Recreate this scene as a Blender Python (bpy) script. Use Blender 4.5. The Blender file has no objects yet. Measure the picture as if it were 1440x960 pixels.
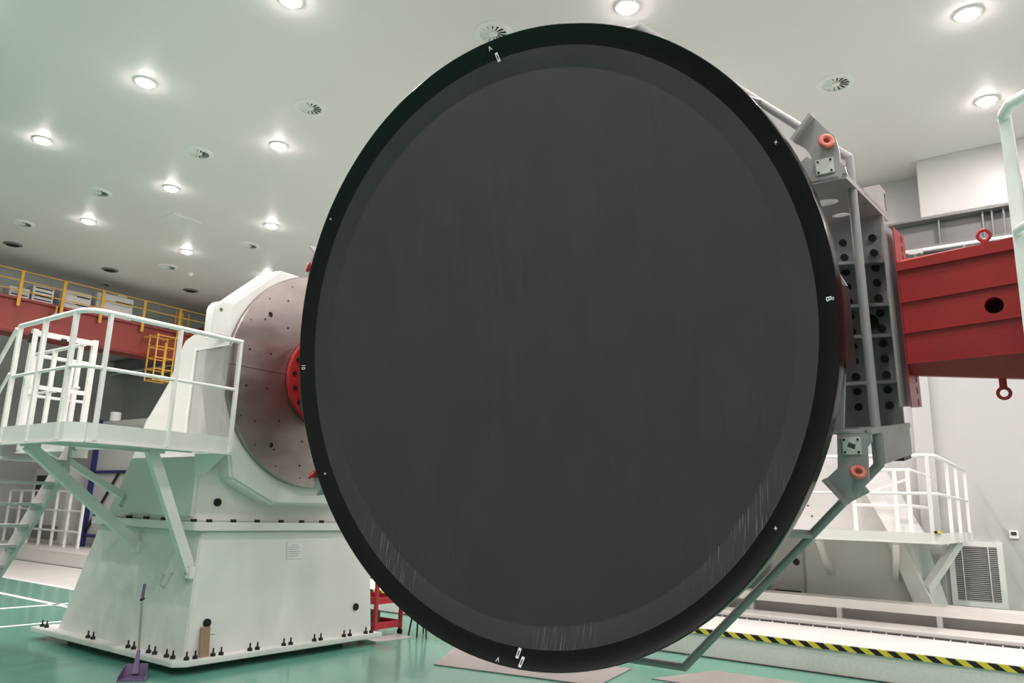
import bpy, bmesh, math, random
from mathutils import Vector, Matrix
random.seed(7)
S = bpy.context.scene
COL = S.collection
PI = math.pi

# ------------------------------------------------------------------ camera
cd = bpy.data.cameras.new('camera'); cam = bpy.data.objects.new('camera', cd); COL.objects.link(cam)
cd.sensor_width = 36; cd.sensor_fit = 'HORIZONTAL'; cd.lens = 1074.1 / 1440 * 36
cd.clip_start = .05; cd.clip_end = 200
CR = ((0.58622, -0.19199, -0.78708), (-0.80961, -0.10329, -0.57781), (0.02964, 0.97595, -0.21598))
m = Matrix.Identity(4)
for i in range(3):
    for j in range(3): m[i][j] = CR[i][j]
m.translation = (0, 0, 1.6)
cam.matrix_world = m
S.camera = cam
# ------------------------------------------------------------------ world, exposure
W = bpy.data.worlds.new('world'); S.world = W; W.use_nodes = True
W.node_tree.nodes['Background'].inputs[0].default_value = (.9, 1, .95, 1)
W.node_tree.nodes['Background'].inputs[1].default_value = 0.0   # closed hall: its lamps give all the light
vs = S.view_settings
vs.view_transform = 'Standard'; vs.look = 'None'; vs.gamma = 1; vs.use_curve_mapping = False
vs.exposure = -0.28
LAMP_W = 50.0
ZC = 7.30          # ceiling height
WX = 13.6          # right wall
WB = 27.0          # far wall
X0, Y0 = -9.0, -11.0

# ------------------------------------------------------------------ materials
M = {}
def mat(name, col, rough=.5, metal=0, var=.06, scale=3, coat=0, spec=.5, bump=0, bscale=40, emit=None, estr=0, stretch=(1, 1, 1), alpha=1, trans=0):
    k = bpy.data.materials.new(name); k.use_nodes = True; nt = k.node_tree; N = nt.nodes; Ln = nt.links
    b = N['Principled BSDF']
    b.inputs['Roughness'].default_value = rough; b.inputs['Metallic'].default_value = metal
    b.inputs['Specular IOR Level'].default_value = spec
    if coat: b.inputs['Coat Weight'].default_value = coat; b.inputs['Coat Roughness'].default_value = .12
    tc = N.new('ShaderNodeTexCoord'); mp = N.new('ShaderNodeMapping'); mp.inputs['Scale'].default_value = stretch
    Ln.new(tc.outputs['Object'], mp.inputs[0])
    nz = N.new('ShaderNodeTexNoise'); nz.inputs['Scale'].default_value = scale; nz.inputs['Detail'].default_value = 5
    Ln.new(mp.outputs[0], nz.inputs['Vector'])
    cr = N.new('ShaderNodeValToRGB')
    cr.color_ramp.elements[0].position = .3; cr.color_ramp.elements[1].position = .7
    cr.color_ramp.elements[0].color = tuple(c * (1 - var) for c in col) + (1,)
    cr.color_ramp.elements[1].color = tuple(min(1, c * (1 + var)) for c in col) + (1,)
    Ln.new(nz.outputs['Fac'], cr.inputs[0]); Ln.new(cr.outputs[0], b.inputs['Base Color'])
    if bump:
        n2 = N.new('ShaderNodeTexNoise'); n2.inputs['Scale'].default_value = bscale
        Ln.new(mp.outputs[0], n2.inputs['Vector'])
        bp = N.new('ShaderNodeBump'); bp.inputs['Strength'].default_value = bump; bp.inputs['Distance'].default_value = .01
        Ln.new(n2.outputs['Fac'], bp.inputs['Height']); Ln.new(bp.outputs[0], b.inputs['Normal'])
    if emit: b.inputs['Emission Color'].default_value = emit + (1,); b.inputs['Emission Strength'].default_value = estr
    if alpha < 1: b.inputs['Alpha'].default_value = alpha
    if trans: b.inputs['Transmission Weight'].default_value = trans
    M[name] = k; return k
mat('floor', (.12, .35, .26), .22, var=.07, scale=.5, coat=.3, bump=.02, bscale=3)
mat('ceiling', (.88, .835, .825), .42, var=.015, scale=.4)
mat('wall', (.53, .53, .52), .4, var=.02, scale=.4)
mat('white', (.76, .77, .73), .38, var=.025, scale=1.5, spec=.4)
mat('warmwhite', (.60, .59, .57), .4, var=.03, scale=2)
mat('railwhite', (.84, .84, .81), .35, var=.02)
mat('trimwhite', (.85, .85, .83), .5, var=.01)
mat('grey', (.34, .335, .335), .42, var=.06, scale=4, spec=.5)
mat('lightgrey', (.52, .50, .50), .4, var=.05, scale=4)
mat('coverplate', (.62, .62, .58), .4, var=.05, scale=10)
mat('darkgrey', (.04, .04, .042), .45, var=.08, scale=6)
mat('tube', (.34, .335, .335), .35, var=.05, scale=3)
mat('red', (.42, .028, .030), .38, var=.08, scale=3)
mat('pinkred', (.50, .035, .05), .35, var=.08, scale=3)
mat('orange', (.58, .16, .11), .4, var=.12, scale=14)
mat('cranered', (.27, .04, .03), .55, var=.12, scale=1.5)
mat('yellow', (.68, .37, .045), .5, var=.08)
mat('hazyellow', (.75, .62, .06), .5, var=.06)
mat('black', (.008, .008, .009), .5, var=.1)
mat('rim', (.004, .004, .0048), .22, var=.25, scale=4, spec=.33)
mat('hole', (.006, .006, .006), .8, var=.1)
mat('stairmetal', (.60, .58, .57), .45, metal=0, var=.08, scale=6)
mat('steelplate', (.33, .295, .28), .34, metal=.9, var=.16, scale=2.2, stretch=(1, 1, 2.2), bump=.06, bscale=8)
mat('sheet', (.40, .37, .345), .45, metal=.3, var=.08, scale=3)
mat('purple', (.13, .08, .19), .45, var=.05)
mat('alum', (.35, .36, .33), .35, metal=.6, var=.05)
mat('cardboard', (.30, .20, .14), .85, var=.1, scale=12)
mat('paper', (.82, .83, .82), .7, var=.02)
mat('ink', (.42, .42, .43), .8, var=.05)
mat('blue', (.012, .02, .13), .4, var=.06)
mat('bedwhite', (.78, .76, .72), .42, var=.03, scale=2)
mat('bedface', (.76, .74, .70), .4, var=.05, scale=30)
mat('runway', (.20, .20, .195), .5, var=.06, scale=2)
mat('green', (.03, .10, .06), .5, var=.1)
mat('amber', (.35, .2, .04), .6, var=.1)
mat('lens', (1, 1, .97), .4, var=0, emit=(1, .92, .91), estr=130)
mat('acrylic', (.42, .43, .42), .05, var=0, alpha=.42, spec=.5)
# fibre surface of the dish: dark matt grey, finely streaked
def fibre(name, col, amount, lo, top):
    k = mat(name, col, .5, var=.10, scale=2.5, spec=.4)
    nt = k.node_tree; N = nt.nodes; L = nt.links; b = N['Principled BSDF']
    src = b.inputs['Base Color'].links[0].from_socket
    tc = N.new('ShaderNodeTexCoord')
    def noise(sc, rot, scale, det=3):
        mp = N.new('ShaderNodeMapping'); mp.inputs['Scale'].default_value = sc; mp.inputs['Rotation'].default_value = (0, 0, rot)
        L.new(tc.outputs['Object'], mp.inputs[0])
        n = N.new('ShaderNodeTexNoise'); n.inputs['Scale'].default_value = scale; n.inputs['Detail'].default_value = det
        L.new(mp.outputs[0], n.inputs['Vector']); return n.outputs['Fac']
    def rng(v, a, c, d=0, e=1):
        r = N.new('ShaderNodeMapRange'); r.inputs[1].default_value = a; r.inputs[2].default_value = c; r.inputs[3].default_value = d; r.inputs[4].default_value = e
        L.new(v, r.inputs[0]); return r.outputs[0]
    streak = noise((42, 1.2, 1.2), .2, 1.6)
    L.new(rng(streak, .35, .7, .42, .58), b.inputs['Roughness'])
    scr = rng(noise((70, 1.6, 1), .22, 1.9, 1), .61, .72)
    patch = rng(noise((1, 1, 1), 0, .9, 1), lo, lo + .1)
    m = N.new('ShaderNodeMath'); m.operation = 'MULTIPLY'; L.new(scr, m.inputs[0]); m3 = N.new('ShaderNodeMath'); m3.operation = 'MULTIPLY'
    sp = N.new('ShaderNodeSeparateXYZ'); L.new(tc.outputs['Object'], sp.inputs[0])
    L.new(patch, m3.inputs[0]); L.new(rng(sp.outputs['Y'], top, top - .6), m3.inputs[1]); L.new(m3.outputs[0], m.inputs[1])
    m2 = N.new('ShaderNodeMath'); m2.operation = 'MULTIPLY'; L.new(m.outputs[0], m2.inputs[0]); m2.inputs[1].default_value = amount
    mx = N.new('ShaderNodeMix'); mx.data_type = 'RGBA'; L.new(m2.outputs[0], mx.inputs[0]); L.new(src, mx.inputs[6]); mx.inputs[7].default_value = (.22, .22, .22, 1)
    L.new(mx.outputs[2], b.inputs['Base Color'])
    bp = N.new('ShaderNodeBump'); bp.inputs['Strength'].default_value = .12; bp.inputs['Distance'].default_value = .004
    L.new(streak, bp.inputs['Height']); L.new(bp.outputs[0], b.inputs['Normal'])
fibre('fibre', (.0335, .032, .033), .16, .46, -1.1)
fibre('fibre_band', (.0335, .032, .033), .75, .43, -.7)

# ------------------------------------------------------------------ geometry helpers
class G:
    """collects shapes; obj() links them as one mesh object"""
    def __init__(s, f=None): s.bm = bmesh.new(); s.f = f or (lambda p: p)
    def v(s, p): return s.bm.verts.new(s.f(Vector(p)))
    def face(s, vs):
        try: return s.bm.faces.new(vs)
        except ValueError: return None
    def box(s, x0, x1, y0, y1, z0, z1): return s.hexa([(x0, y0, z0), (x1, y0, z0), (x1, y1, z0), (x0, y1, z0)], [(x0, y0, z1), (x1, y0, z1), (x1, y1, z1), (x0, y1, z1)])
    def hexa(s, lo, hi):
        a = [s.v(p) for p in lo]; b = [s.v(p) for p in hi]; n = len(a)
        s.face(a[::-1]); s.face(b)
        for i in range(n): s.face([a[i], a[(i + 1) % n], b[(i + 1) % n], b[i]])
        return s
    def prism(s, poly, axis, a, b):
        """poly: 2-D points in the two other axes, extruded along axis from a to b"""
        def p3(q, t):
            return {'x': (t, q[0], q[1]), 'y': (q[0], t, q[1]), 'z': (q[0], q[1], t)}[axis]
        return s.hexa([p3(q, a) for q in poly], [p3(q, b) for q in poly])
    def tube(s, pts, r, n=10, closed=False, cap=True):
        pts = [Vector(p) for p in pts]; k = len(pts); rings = []
        ref = None
        for i, p in enumerate(pts):
            if closed: d = (pts[(i + 1) % k] - p).normalized() + (p - pts[i - 1]).normalized()
            elif i == 0: d = pts[1] - p
            elif i == k - 1: d = p - pts[i - 1]
            else: d = (pts[i + 1] - p).normalized() + (p - pts[i - 1]).normalized()
            d.normalize()
            if ref is None: ref = Vector((0, 0, 1)) if abs(d.z) < .8 else Vector((1, 0, 0))
            a = d.cross(ref).normalized(); c = d.cross(a).normalized(); ref = c.cross(d) * -1 if False else ref
            sc = 1
            if 0 < i < k - 1 or closed:
                h = (pts[(i + 1) % k] - p).normalized()
                sc = 1 / max(.6, math.sqrt(max(0, (1 + h.dot((p - pts[i - 1]).normalized())) / 2)))
            rings.append([s.v(p + (a * math.cos(2 * PI * j / n) + c * math.sin(2 * PI * j / n)) * r) for j in range(n)])
        m = k if closed else k - 1
        for i in range(m):
            A, B = rings[i], rings[(i + 1) % k]
            for j in range(n): s.face([A[j], A[(j + 1) % n], B[(j + 1) % n], B[j]])
        if cap and not closed: s.face(rings[0][::-1]); s.face(rings[-1])
        return s
    def bar(s, p, q, w, h, up=(0, 0, 1)):
        p = Vector(p); q = Vector(q); d = (q - p).normalized(); u = Vector(up)
        a = d.cross(u).normalized() * (w / 2); c = a.cross(d).normalized() * (h / 2)
        return s.hexa([p + a + c, p - a + c, p - a - c, p + a - c], [q + a + c, q - a + c, q - a - c, q + a - c])
    def lathe(s, prof, c=(0, 0, 0), ax=(0, 0, 1), n=64, closed=False):
        ax = Vector(ax).normalized(); c = Vector(c)
        a = ax.cross(Vector((0, 0, 1)) if abs(ax.z) < .9 else Vector((1, 0, 0))).normalized(); b = ax.cross(a)
        rings = []
        for r, h in prof:
            if r < 1e-6: rings.append([s.v(c + ax * h)])
            else: rings.append([s.v(c + ax * h + (a * math.cos(2 * PI * j / n) + b * math.sin(2 * PI * j / n)) * r) for j in range(n)])
        pr = list(zip(rings, rings[1:])) + ([(rings[-1], rings[0])] if closed else [])
        for A, B in pr:
            for j in range(n):
                k = (j + 1) % n
                if len(A) == 1 and len(B) == 1: continue
                if len(A) == 1: s.face([A[0], B[k], B[j]])
                elif len(B) == 1: s.face([A[j], A[k], B[0]])
                else: s.face([A[j], A[k], B[k], B[j]])
        return s
    def cyl(s, p, q, r, n=16, r2=None):
        p = Vector(p); q = Vector(q); h = (q - p).length
        return s.lathe([(0, 0), (r, 0), (r2 if r2 is not None else r, h), (0, h)], p, q - p, n)
    def torus(s, c, ax, R, r, n=24, k=8):
        return s.lathe([(R + r * math.cos(2 * PI * i / k), r * math.sin(2 * PI * i / k)) for i in range(k)], c, ax, n, closed=True)
    def holed(s, x0, x1, cells, y_of, t, n=24):
        """plate in x/z with one round hole per z cell: cells = [(z0,z1,hx,hz,r)], at y=y_of, thickness t"""
        for z0, z1, hx, hz, r in cells:
            R1, R2, C1, C2 = [], [], [], []
            for j in range(n):
                a = 2 * PI * (j + .5) / n; dx, dz = math.cos(a), math.sin(a)
                ts = []
                if dx > 1e-9: ts.append((x1 - hx) / dx)
                if dx < -1e-9: ts.append((x0 - hx) / dx)
                if dz > 1e-9: ts.append((z1 - hz) / dz)
                if dz < -1e-9: ts.append((z0 - hz) / dz)
                k = min(ts)
                for lst, rr, yy in ((R1, k, y_of), (R2, k, y_of + t), (C1, r, y_of), (C2, r, y_of + t)):
                    lst.append(s.v((hx + dx * rr, yy, hz + dz * rr)))
            for j in range(n):
                k = (j + 1) % n
                s.face([R1[j], R1[k], C1[k], C1[j]]); s.face([R2[j], C2[j], C2[k], R2[k]])
                s.face([C1[j], C1[k], C2[k], C2[j]]); s.face([R1[j], R2[j], R2[k], R1[k]])
        return s
    def obj(s, name, mt, parent=None, smooth=False, bevel=0, origin=None):
        bmesh.ops.recalc_face_normals(s.bm, faces=s.bm.faces[:])
        if bevel:
            bmesh.ops.bevel(s.bm, geom=[e for e in s.bm.edges if e.is_manifold and e.calc_face_angle(0) > .5], offset=bevel, segments=2, affect='EDGES', clamp_overlap=True)
        off = Vector(origin) if origin is not None else (Vector(parent['_o']) if parent is not None and '_o' in parent else Vector((0, 0, 0)))
        me = bpy.data.meshes.new(name)
        if off.length: bmesh.ops.translate(s.bm, verts=s.bm.verts[:], vec=-off)
        s.bm.to_mesh(me); s.bm.free()
        me.materials.append(M[mt])
        if smooth:
            me.polygons.foreach_set('use_smooth', [True] * len(me.polygons))
            me.set_sharp_from_angle(angle=math.radians(smooth if smooth > 1 else 35))
        o = bpy.data.objects.new(name, me); COL.objects.link(o)
        if parent is not None:
            o.parent = parent
            if '_o' not in parent: pass
        elif origin is not None: o.location = off
        if parent is not None: o['_o'] = tuple(off)
        return o
TH = []
def cut(o, g, mt, parent):
    """cut a real opening: subtract the shape g from the mesh of o"""
    t = g.obj('cutter', mt, parent)
    md = o.modifiers.new('cut', 'BOOLEAN'); md.object = t; md.operation = 'DIFFERENCE'; md.solver = 'EXACT'
    bpy.context.view_layer.update()
    me = bpy.data.meshes.new_from_object(o.evaluated_get(bpy.context.evaluated_depsgraph_get()))
    o.modifiers.clear(); o.data = me
    bpy.data.objects.remove(t)
    me.set_sharp_from_angle(angle=math.radians(30))
def thing(name, label, cat, loc=(0, 0, 0), group=None, matrix=None):
    o = bpy.data.objects.new(name, None); COL.objects.link(o); o.empty_display_size = .1
    if matrix is not None: o.matrix_world = matrix; o['_o'] = (0, 0, 0)
    else: o.location = loc; o['_o'] = tuple(loc)
    return tag(o, label, cat, group)
def tag(o, label, cat, group=None):
    o['label'] = label; o['category'] = cat
    if group: o['group'] = group
    return o
def struct(o): o['kind'] = 'structure'; return o
def copy_tree(o, parent=None):
    c = o.copy(); COL.objects.link(c); c.parent = parent
    for ch in list(o.children): copy_tree(ch, c)
    return c
def text_mesh(name, txt, size, mt, parent, loc, rot=(0, 0, 0), ext=.0015):
    cu = bpy.data.curves.new('t', 'FONT'); cu.body = txt; cu.size = size; cu.extrude = ext; cu.align_x = 'CENTER'; cu.align_y = 'CENTER'
    t = bpy.data.objects.new('t', cu); COL.objects.link(t)
    dg = bpy.context.evaluated_depsgraph_get(); me = bpy.data.meshes.new_from_object(t.evaluated_get(dg))
    bpy.data.objects.remove(t); me.materials.clear(); me.materials.append(M[mt])
    o = bpy.data.objects.new(name, me); COL.objects.link(o); o.parent = parent; o.location = loc; o.rotation_euler = rot
    return o

# ------------------------------------------------------------------ the hall
fl = struct(G().box(X0, WX, Y0, WB, -.2, 0).obj('floor', 'floor'))
for x0, x1, y0, y1 in ((5.80, 5.90, 10.2, 18), (4.2, 6.9, 12.7, 12.8), (2.2, 6.9, 10.95, 11.03), (6.92, 7.04, 13.2, WB)):
    G().box(x0, x1, y0, y1, 0, .003).obj('marking_line', 'paper', fl)
G().box(7.04, 9.02, 13.2, WB, 0, .002).obj('pale_floor_strip', 'bedface', fl)  # flat pale zone of floor in front of the bed
struct(G().box(X0, WX, Y0, WB, ZC, ZC + .2).obj('ceiling', 'ceiling'))
struct(G().box(WX, WX + .2, Y0, WB, 0, ZC).obj('wall_right', 'wall'))
struct(G().box(X0 - .2, X0, Y0, WB, 0, ZC).obj('wall_left', 'wall'))
struct(G().box(X0, WX, Y0 - .2, Y0, 0, ZC).obj('wall_front', 'wall'))
struct(G().box(X0, WX, WB, WB + .2, 0, ZC).obj('wall_back', 'wall'))
# boxed-out duct along the right wall
struct(G().box(12.97, WX, -6.0, 1.55, 6.32, ZC).obj('trim_1', 'warmwhite', bevel=.01))

struct(G().box(WX - .12, WX, 1.72, 1.98, 0, 5.6).obj('trim_2', 'wall'))
# lamps
def downlight():
    o = thing('downlight', 'round white recessed ceiling downlight shining in the hall grid', 'light', (0, 0, 0), 'ceiling downlights')
    G().lathe([(.155, 0), (.155, -.010), (.13, -.022), (.118, -.022), (.118, 0)], n=28, closed=True).obj('trim_ring', 'trimwhite', o, smooth=40)
    G().lathe([(0, -.062), (.05, -.058), (.09, -.044), (.112, -.022), (.115, -.008), (0, -.008)], n=24).obj('lens', 'lens', o, smooth=40)
    return o
def in_picture(p):
    q = cam.matrix_world.inverted() @ Vector(p)
    if q.z >= 0: return False
    return abs(q.x / -q.z) * 1074.1 < 720 and abs(q.y / -q.z) * 1074.1 < 480
def lamp_light(o):
    nm = 'lamp_glow' if in_picture(o.location) else 'lamp_glow_offscreen'
    if nm != 'lamp_glow':          # the same ceiling grid, running on past the edges of the picture
        o.name = 'downlight_offscreen'
        for ch in o.children:
            if ch.name.startswith('lens'): ch.name = 'lens_offscreen'
    ld = bpy.data.lights.new(nm, 'AREA'); ld.shape = 'DISK'; ld.size = .16; ld.energy = LAMP_W; ld.color = (1, .872, .88)
    l = bpy.data.objects.new(nm, ld); COL.objects.link(l); l.parent = o; l.location = (0, 0, -.075)
d0 = downlight(); first = True
K = 1.0462
for ix in range(-3, 4):
    for iy in range(-3, 6):
        x = (4.5 + 2.15 * ix) * K; y = (.42 + 3.03 * iy) * K
        if (ix, iy) == (1, 2): continue          # no lamp or glow there in the photograph
        if x < X0 + .5: continue
        if first: o = d0; first = False
        else:
            o = d0.copy(); COL.objects.link(o)
            for ch in d0.children:
                if ch.type == 'MESH': c = ch.copy(); COL.objects.link(c); c.parent = o
        o.location = (x, y, ZC)
        o['_n'] = 1
for o in [o for o in list(COL.objects) if '_n' in o]: lamp_light(o); del o['_n']

# air diffusers
def diffuser():
    o = thing('air_diffuser', 'round white swirl air diffuser with radial vanes in the ceiling', 'vent', (0, 0, 0), 'ceiling air diffusers')
    G().lathe([(.235, 0), (.235, -.008), (.19, -.025), (.165, -.022), (.165, 0)], n=32, closed=True).obj('rim', 'trimwhite', o, smooth=40)
    G().lathe([(0, -.004), (.165, -.004), (.165, -.001), (0, -.001)], n=28).obj('dark_throat', 'darkgrey', o)
    G().lathe([(0, -.024), (.05, -.024), (.062, -.006), (0, -.006)], n=20).obj('hub', 'trimwhite', o, smooth=40)
    for i in range(14):
        a = 2 * PI * i / 14; c, s_ = math.cos(a), math.sin(a)
        def P(r, w, z): return (r * c - w * s_, r * s_ + w * c, z)
        G().hexa([P(.055, -.014, -.020), P(.168, -.034, -.020), P(.168, .016, -.008), P(.055, .006, -.008)],
                 [P(.055, -.014, -.017), P(.168, -.034, -.017), P(.168, .016, -.005), P(.055, .006, -.005)]).obj('vane', 'trimwhite', o)
    return o
f0 = diffuser()
spots = [(6.16, 8.17), (6.12, 10.84), (6.03, 13.89), (5.98, 16.93), (9.31, 14.0), (9.22, 17.05), (9.12, 20.0), (6.216, 4.97), (9.47, 1.95), (9.4, 4.97), (9.36, 8.1), (9.33, 10.9)]
for i, (x, y) in enumerate(spots):
    o = f0 if i == 0 else copy_tree(f0)
    o.location = (x * K, y * K, ZC); o.rotation_euler.z = i * .7
o = tag(G().box(-.32, .32, -.32, .32, -.02, 0).obj('ceiling_hatch', 'trimwhite', bevel=.006), 'plain square white access panel set in the ceiling', 'hatch')
o.location = (7.64 * K, 13.94 * K, ZC)
for x, y in ((8.59, 18.54), (6.44, 18.56), (10.69, 18.47)):
    o = thing('unlit_downlight', 'unlit dark recessed ceiling lamp beyond the lit rows', 'light', (x * K, y * K, ZC), 'unlit ceiling lamps')
    G().lathe([(.20, 0), (.20, -.012), (.16, -.03), (.14, -.03), (.14, 0)], n=24, closed=True).lathe([], n=3).bm.free() if False else None
    g = G(lambda p, x=x, y=y: p + Vector((x * K, y * K, ZC))); g.lathe([(.20, 0), (.20, -.012), (.16, -.03), (.14, -.03), (.14, 0)], n=24, closed=True).obj('trim_ring', 'runway', o)
    g = G(lambda p, x=x, y=y: p + Vector((x * K, y * K, ZC))); g.lathe([(0, -.02), (.14, -.02), (.14, -.01), (0, -.01)], n=24).obj('lens', 'hole', o)
o = thing('ceiling_sensor', 'tiny white sensor dome on the dark far end of the ceiling', 'sensor', (9.81 * K, 17.05 * K, ZC))
f = lambda p: p + Vector((9.81 * K, 17.05 * K, ZC))
G(f).lathe([(0, -.09), (.05, -.07), (.06, -.02), (0, -.02)], n=16).obj('dome', 'trimwhite', o, smooth=60)
G(f).lathe([(0, -.02), (.08, -.02), (.08, 0), (0, 0)], n=16).obj('mount', 'trimwhite', o)

# ------------------------------------------------------------------ runway beam and crane
o = thing('runway_beam', 'grey steel crane runway beam along the right wall', 'beam', (13.1, 8, 5.8))
G().box(12.9, 13.3, Y0 + .1, WB - .1, 6.26, 6.29).obj('top_flange', 'runway', o)
G().box(13.09, 13.11, Y0 + .1, WB - .1, 5.84, 6.26).obj('web', 'runway', o)
G().box(12.92, 13.28, Y0 + .1, WB - .1, 5.815, 5.84).obj('bottom_flange', 'runway', o)
for y in [.45, .60, .72, 1.31] + [3 + 1.8 * i for i in range(12)]:
    G().box(12.96, 13.09, y - .012, y + .012, 5.84, 6.26).obj('stiffener', 'runway', o)
for y in (-8, -4, 0, 4, 8, 12, 16, 20, 24):
    G().box(13.28, WX, y - .1, y + .1, 5.6, 5.9).obj('wall_bracket', 'runway', o)
o = thing('power_rail', 'white conductor rail running under the runway beam', 'rail', (12.95, 8, 5.6))
G().box(12.93, 12.99, Y0 + .2, WB - .2, 5.77, 5.815).obj('rail_body', 'trimwhite', o)
for y in (-2, 1.0, 4, 7, 10, 13, 16): G().box(12.94, 12.98, y - .02, y + .02, 5.74, 5.77).obj('clamp', 'grey', o)
o = thing('cable_trolley', 'small grey and white cable trolley hanging at the runway beam', 'trolley', (12.9, 1.66, 5.6))
G().box(12.82, 12.93, 1.55, 1.75, 5.69, 5.77).obj('carriage', 'lightgrey', o, bevel=.01)
G().cyl((12.8, 1.6, 5.66), (12.93, 1.6, 5.66), .035).obj('wheel', 'darkgrey', o); G().cyl((12.8, 1.72, 5.66), (12.93, 1.72, 5.66), .035).obj('wheel', 'darkgrey', o)
G().tube([(12.83, 1.55, 5.68), (12.8, 1.0, 5.66), (12.8, .6, 5.70)], .012, 6).obj('cable', 'black', o)

YC = 20.0
o = thing('crane_girder', 'red overhead crane girder with yellow handrail across the far end', 'crane', (9.5, YC, 5.3))
G().box(2.2, 12.6, YC, YC + .7, 5.42, 6.16).obj('box_girder', 'cranered', o)
G().box(2.2, 12.9, YC - .08, YC + 1.3, 6.16, 6.22).obj('walkway', 'cranered', o)
G().box(12.3, 13.25, YC - 1.0, YC + 1.8, 6.3, 6.6).obj('end_carriage', 'cranered', o)
G().box(12.3, 12.6, YC + .05, YC + .65, 6.16, 6.32).obj('carriage_bracket', 'cranered', o)
G().box(2.2, 12.6, YC + .02, YC + .68, 5.38, 5.42).obj('bottom_flange', 'cranered', o)
for x in (2.9, 4.1, 5.4, 6.4, 7.23, 8.2, 9.15, 10.27, 11.3): G().box(x - .035, x + .035, YC - .12, YC - .08, 6.0, 6.87).obj('railing_post', 'yellow', o)
for z in (6.86, 6.62, 6.38): G().tube([(2.3, YC - .1, z), (12.3, YC - .1, z)], .014, 6).obj('railing_bar', 'yellow', o)
for x in (11.55, 11.75, 11.95): G().box(x - .02, x + .02, YC + .55, YC + .6, 6.22, 6.95).obj('railing_post', 'yellow', o)
crane = o
cg = G().box(10.64, 10.68, 19.28, 19.31, 4.7, 5.7).obj('ladder_cage', 'yellow', crane); cg['label'] = 'yellow caged access ladder'
for x in (10.42, 10.92):
    for y in (19.3, 19.7): G().bar((x, y, 4.66), (x, y, 5.92), .03, .03, (0, 1, 0)).obj('upright', 'yellow', cg)
    G().box(x - .02, x + .02, 19.7, YC + .01, 5.86, 5.9).obj('hanger', 'yellow', cg)
for z in (4.68, 4.98, 5.28, 5.58, 5.88):
    for y in (19.3, 19.7): G().bar((10.42, y, z), (10.92, y, z), .025, .025).obj('rung', 'yellow', cg)
    for x in (10.42, 10.92): G().bar((x, 19.3, z), (x, 19.7, z), .02, .02).obj('side_rung', 'yellow', cg)

cabs = [(7.05, 7.5, 6.48, 'low white two-door crane cabinet with two dark vent slots', 2), (7.55, 8.04, 6.63, 'white crane cabinet with four dark vent slots', 4),
        (8.2, 8.94, 6.70, 'wide white crane cabinet beside the thick yellow post', 2), (9.06, 10.03, 6.84, 'largest white crane cabinet with raised lid box', 2)]
for x0, x1, z1, lab, ns in cabs:
    o = thing('crane_cabinet', lab, 'cabinet', ((x0 + x1) / 2, YC + .25, 6.22), 'electrical cabinets on the crane')
    G().box(x0, x1, YC + .05, YC + .45, 6.22, z1).obj('cabinet_body', 'lightgrey', o, bevel=.012)
    G().box(x0 + .015, x1 - .015, YC + .035, YC + .05, 6.235, z1 - .015).obj('door', 'warmwhite', o)
    for i in range(ns):
        zz = 6.22 + (z1 - 6.22) * (i + .7) / (ns + .3)
        a = x0 + (.05 if ns == 4 else (x1 - x0) * (.5 if x1 > 8.5 else .1)); G().box(a, x1 - .05, YC + .02, YC + .035, zz - .012, zz + .012).obj('vent_slot', 'hole', o)
    if x1 > 9.5: G().box(x0 + .55, x0 + .8, YC + .1, YC + .35, z1, z1 + .08).obj('lid_box', 'warmwhite', o)
o = thing('pendant_lamp', 'small dark lamp hung beneath the crane walkway', 'lamp', (8.05, YC - .2, 5.9))
G().lathe([(0, 6.0), (.03, 6.0), (.12, 5.86), (0, 5.86)], (8.05, YC - .2, 0), (0, 0, 1), 16).obj('shade', 'lightgrey', o, smooth=40)
G().cyl((8.05, YC - .2, 6.0), (8.05, YC - .2, 6.17), .02).obj('stem', 'yellow', o)
# ------------------------------------------------------------------ the tool: dish, frame, arms (local x = along axle, y = up, z = towards the viewer side)
TT = -0.1325
MT = Matrix(((0, math.sin(TT), -math.cos(TT), 4.5), (-1, 0, 0, 3.373), (0, math.cos(TT), math.sin(TT), 2.846), (0, 0, 0, 1)))
dish = thing('composite_dish', 'huge round dark composite dish with glossy black rim, facing the hall', 'dish', matrix=MT)
N_ = 160
G().lathe([(2.245, -.075)] + [(2.25 + .128 * k / 8, -.068 * (1 - .78 * k / 8 - .22 * (k / 8) ** 2)) for k in range(9)] + [(2.383, -.001), (2.385, -.008), (2.385, -.12), (2.34, -.135), (2.245, -.135)], n=N_, closed=True).obj('rim', 'rim', dish, smooth=30)['label'] = 'glossy black rim'
bowl = []
for i in range(0, 17):
    r = 2.095 * (1 - i / 16); bowl.append((r, -.1265 - .20 * (1 - (r / 2.095) ** 2)))
G().lathe([(2.25, -.068), (2.110, -.122), (2.105, -.1245), (2.095, -.1265)], n=N_).obj('shoulder_band', 'fibre_band', dish, smooth=50)
G().lathe(bowl + [(0, -.44), (1.2, -.38), (2.1, -.22), (2.245, -.13)], n=N_).obj('bowl_face', 'fibre', dish, smooth=30)
def rim_n(r): s_ = (r - 2.25) / .128; return -.068 * (1 - .78 * s_ - .22 * s_ * s_) + .003
def mark(u, v, txt, size, rot):
    r = math.hypot(u, v); a = math.atan2(v, u)
    o = text_mesh('painted_mark', txt, size, 'trimwhite', dish, (u, v, rim_n(r)), ext=.001)
    tilt = math.atan(.53 * (.78 + .44 * (r - 2.25) / .128))
    # lie on the conical rim: normal tilts inwards
    nrm = Vector((-math.cos(a) * math.sin(tilt), -math.sin(a) * math.sin(tilt), math.cos(tilt)))
    o.rotation_euler = (Matrix.Rotation(0, 3, 'Z') @ nrm.to_track_quat('Z', 'Y').to_matrix() @ Matrix.Rotation(rot, 3, 'Z')).to_euler()
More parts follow.
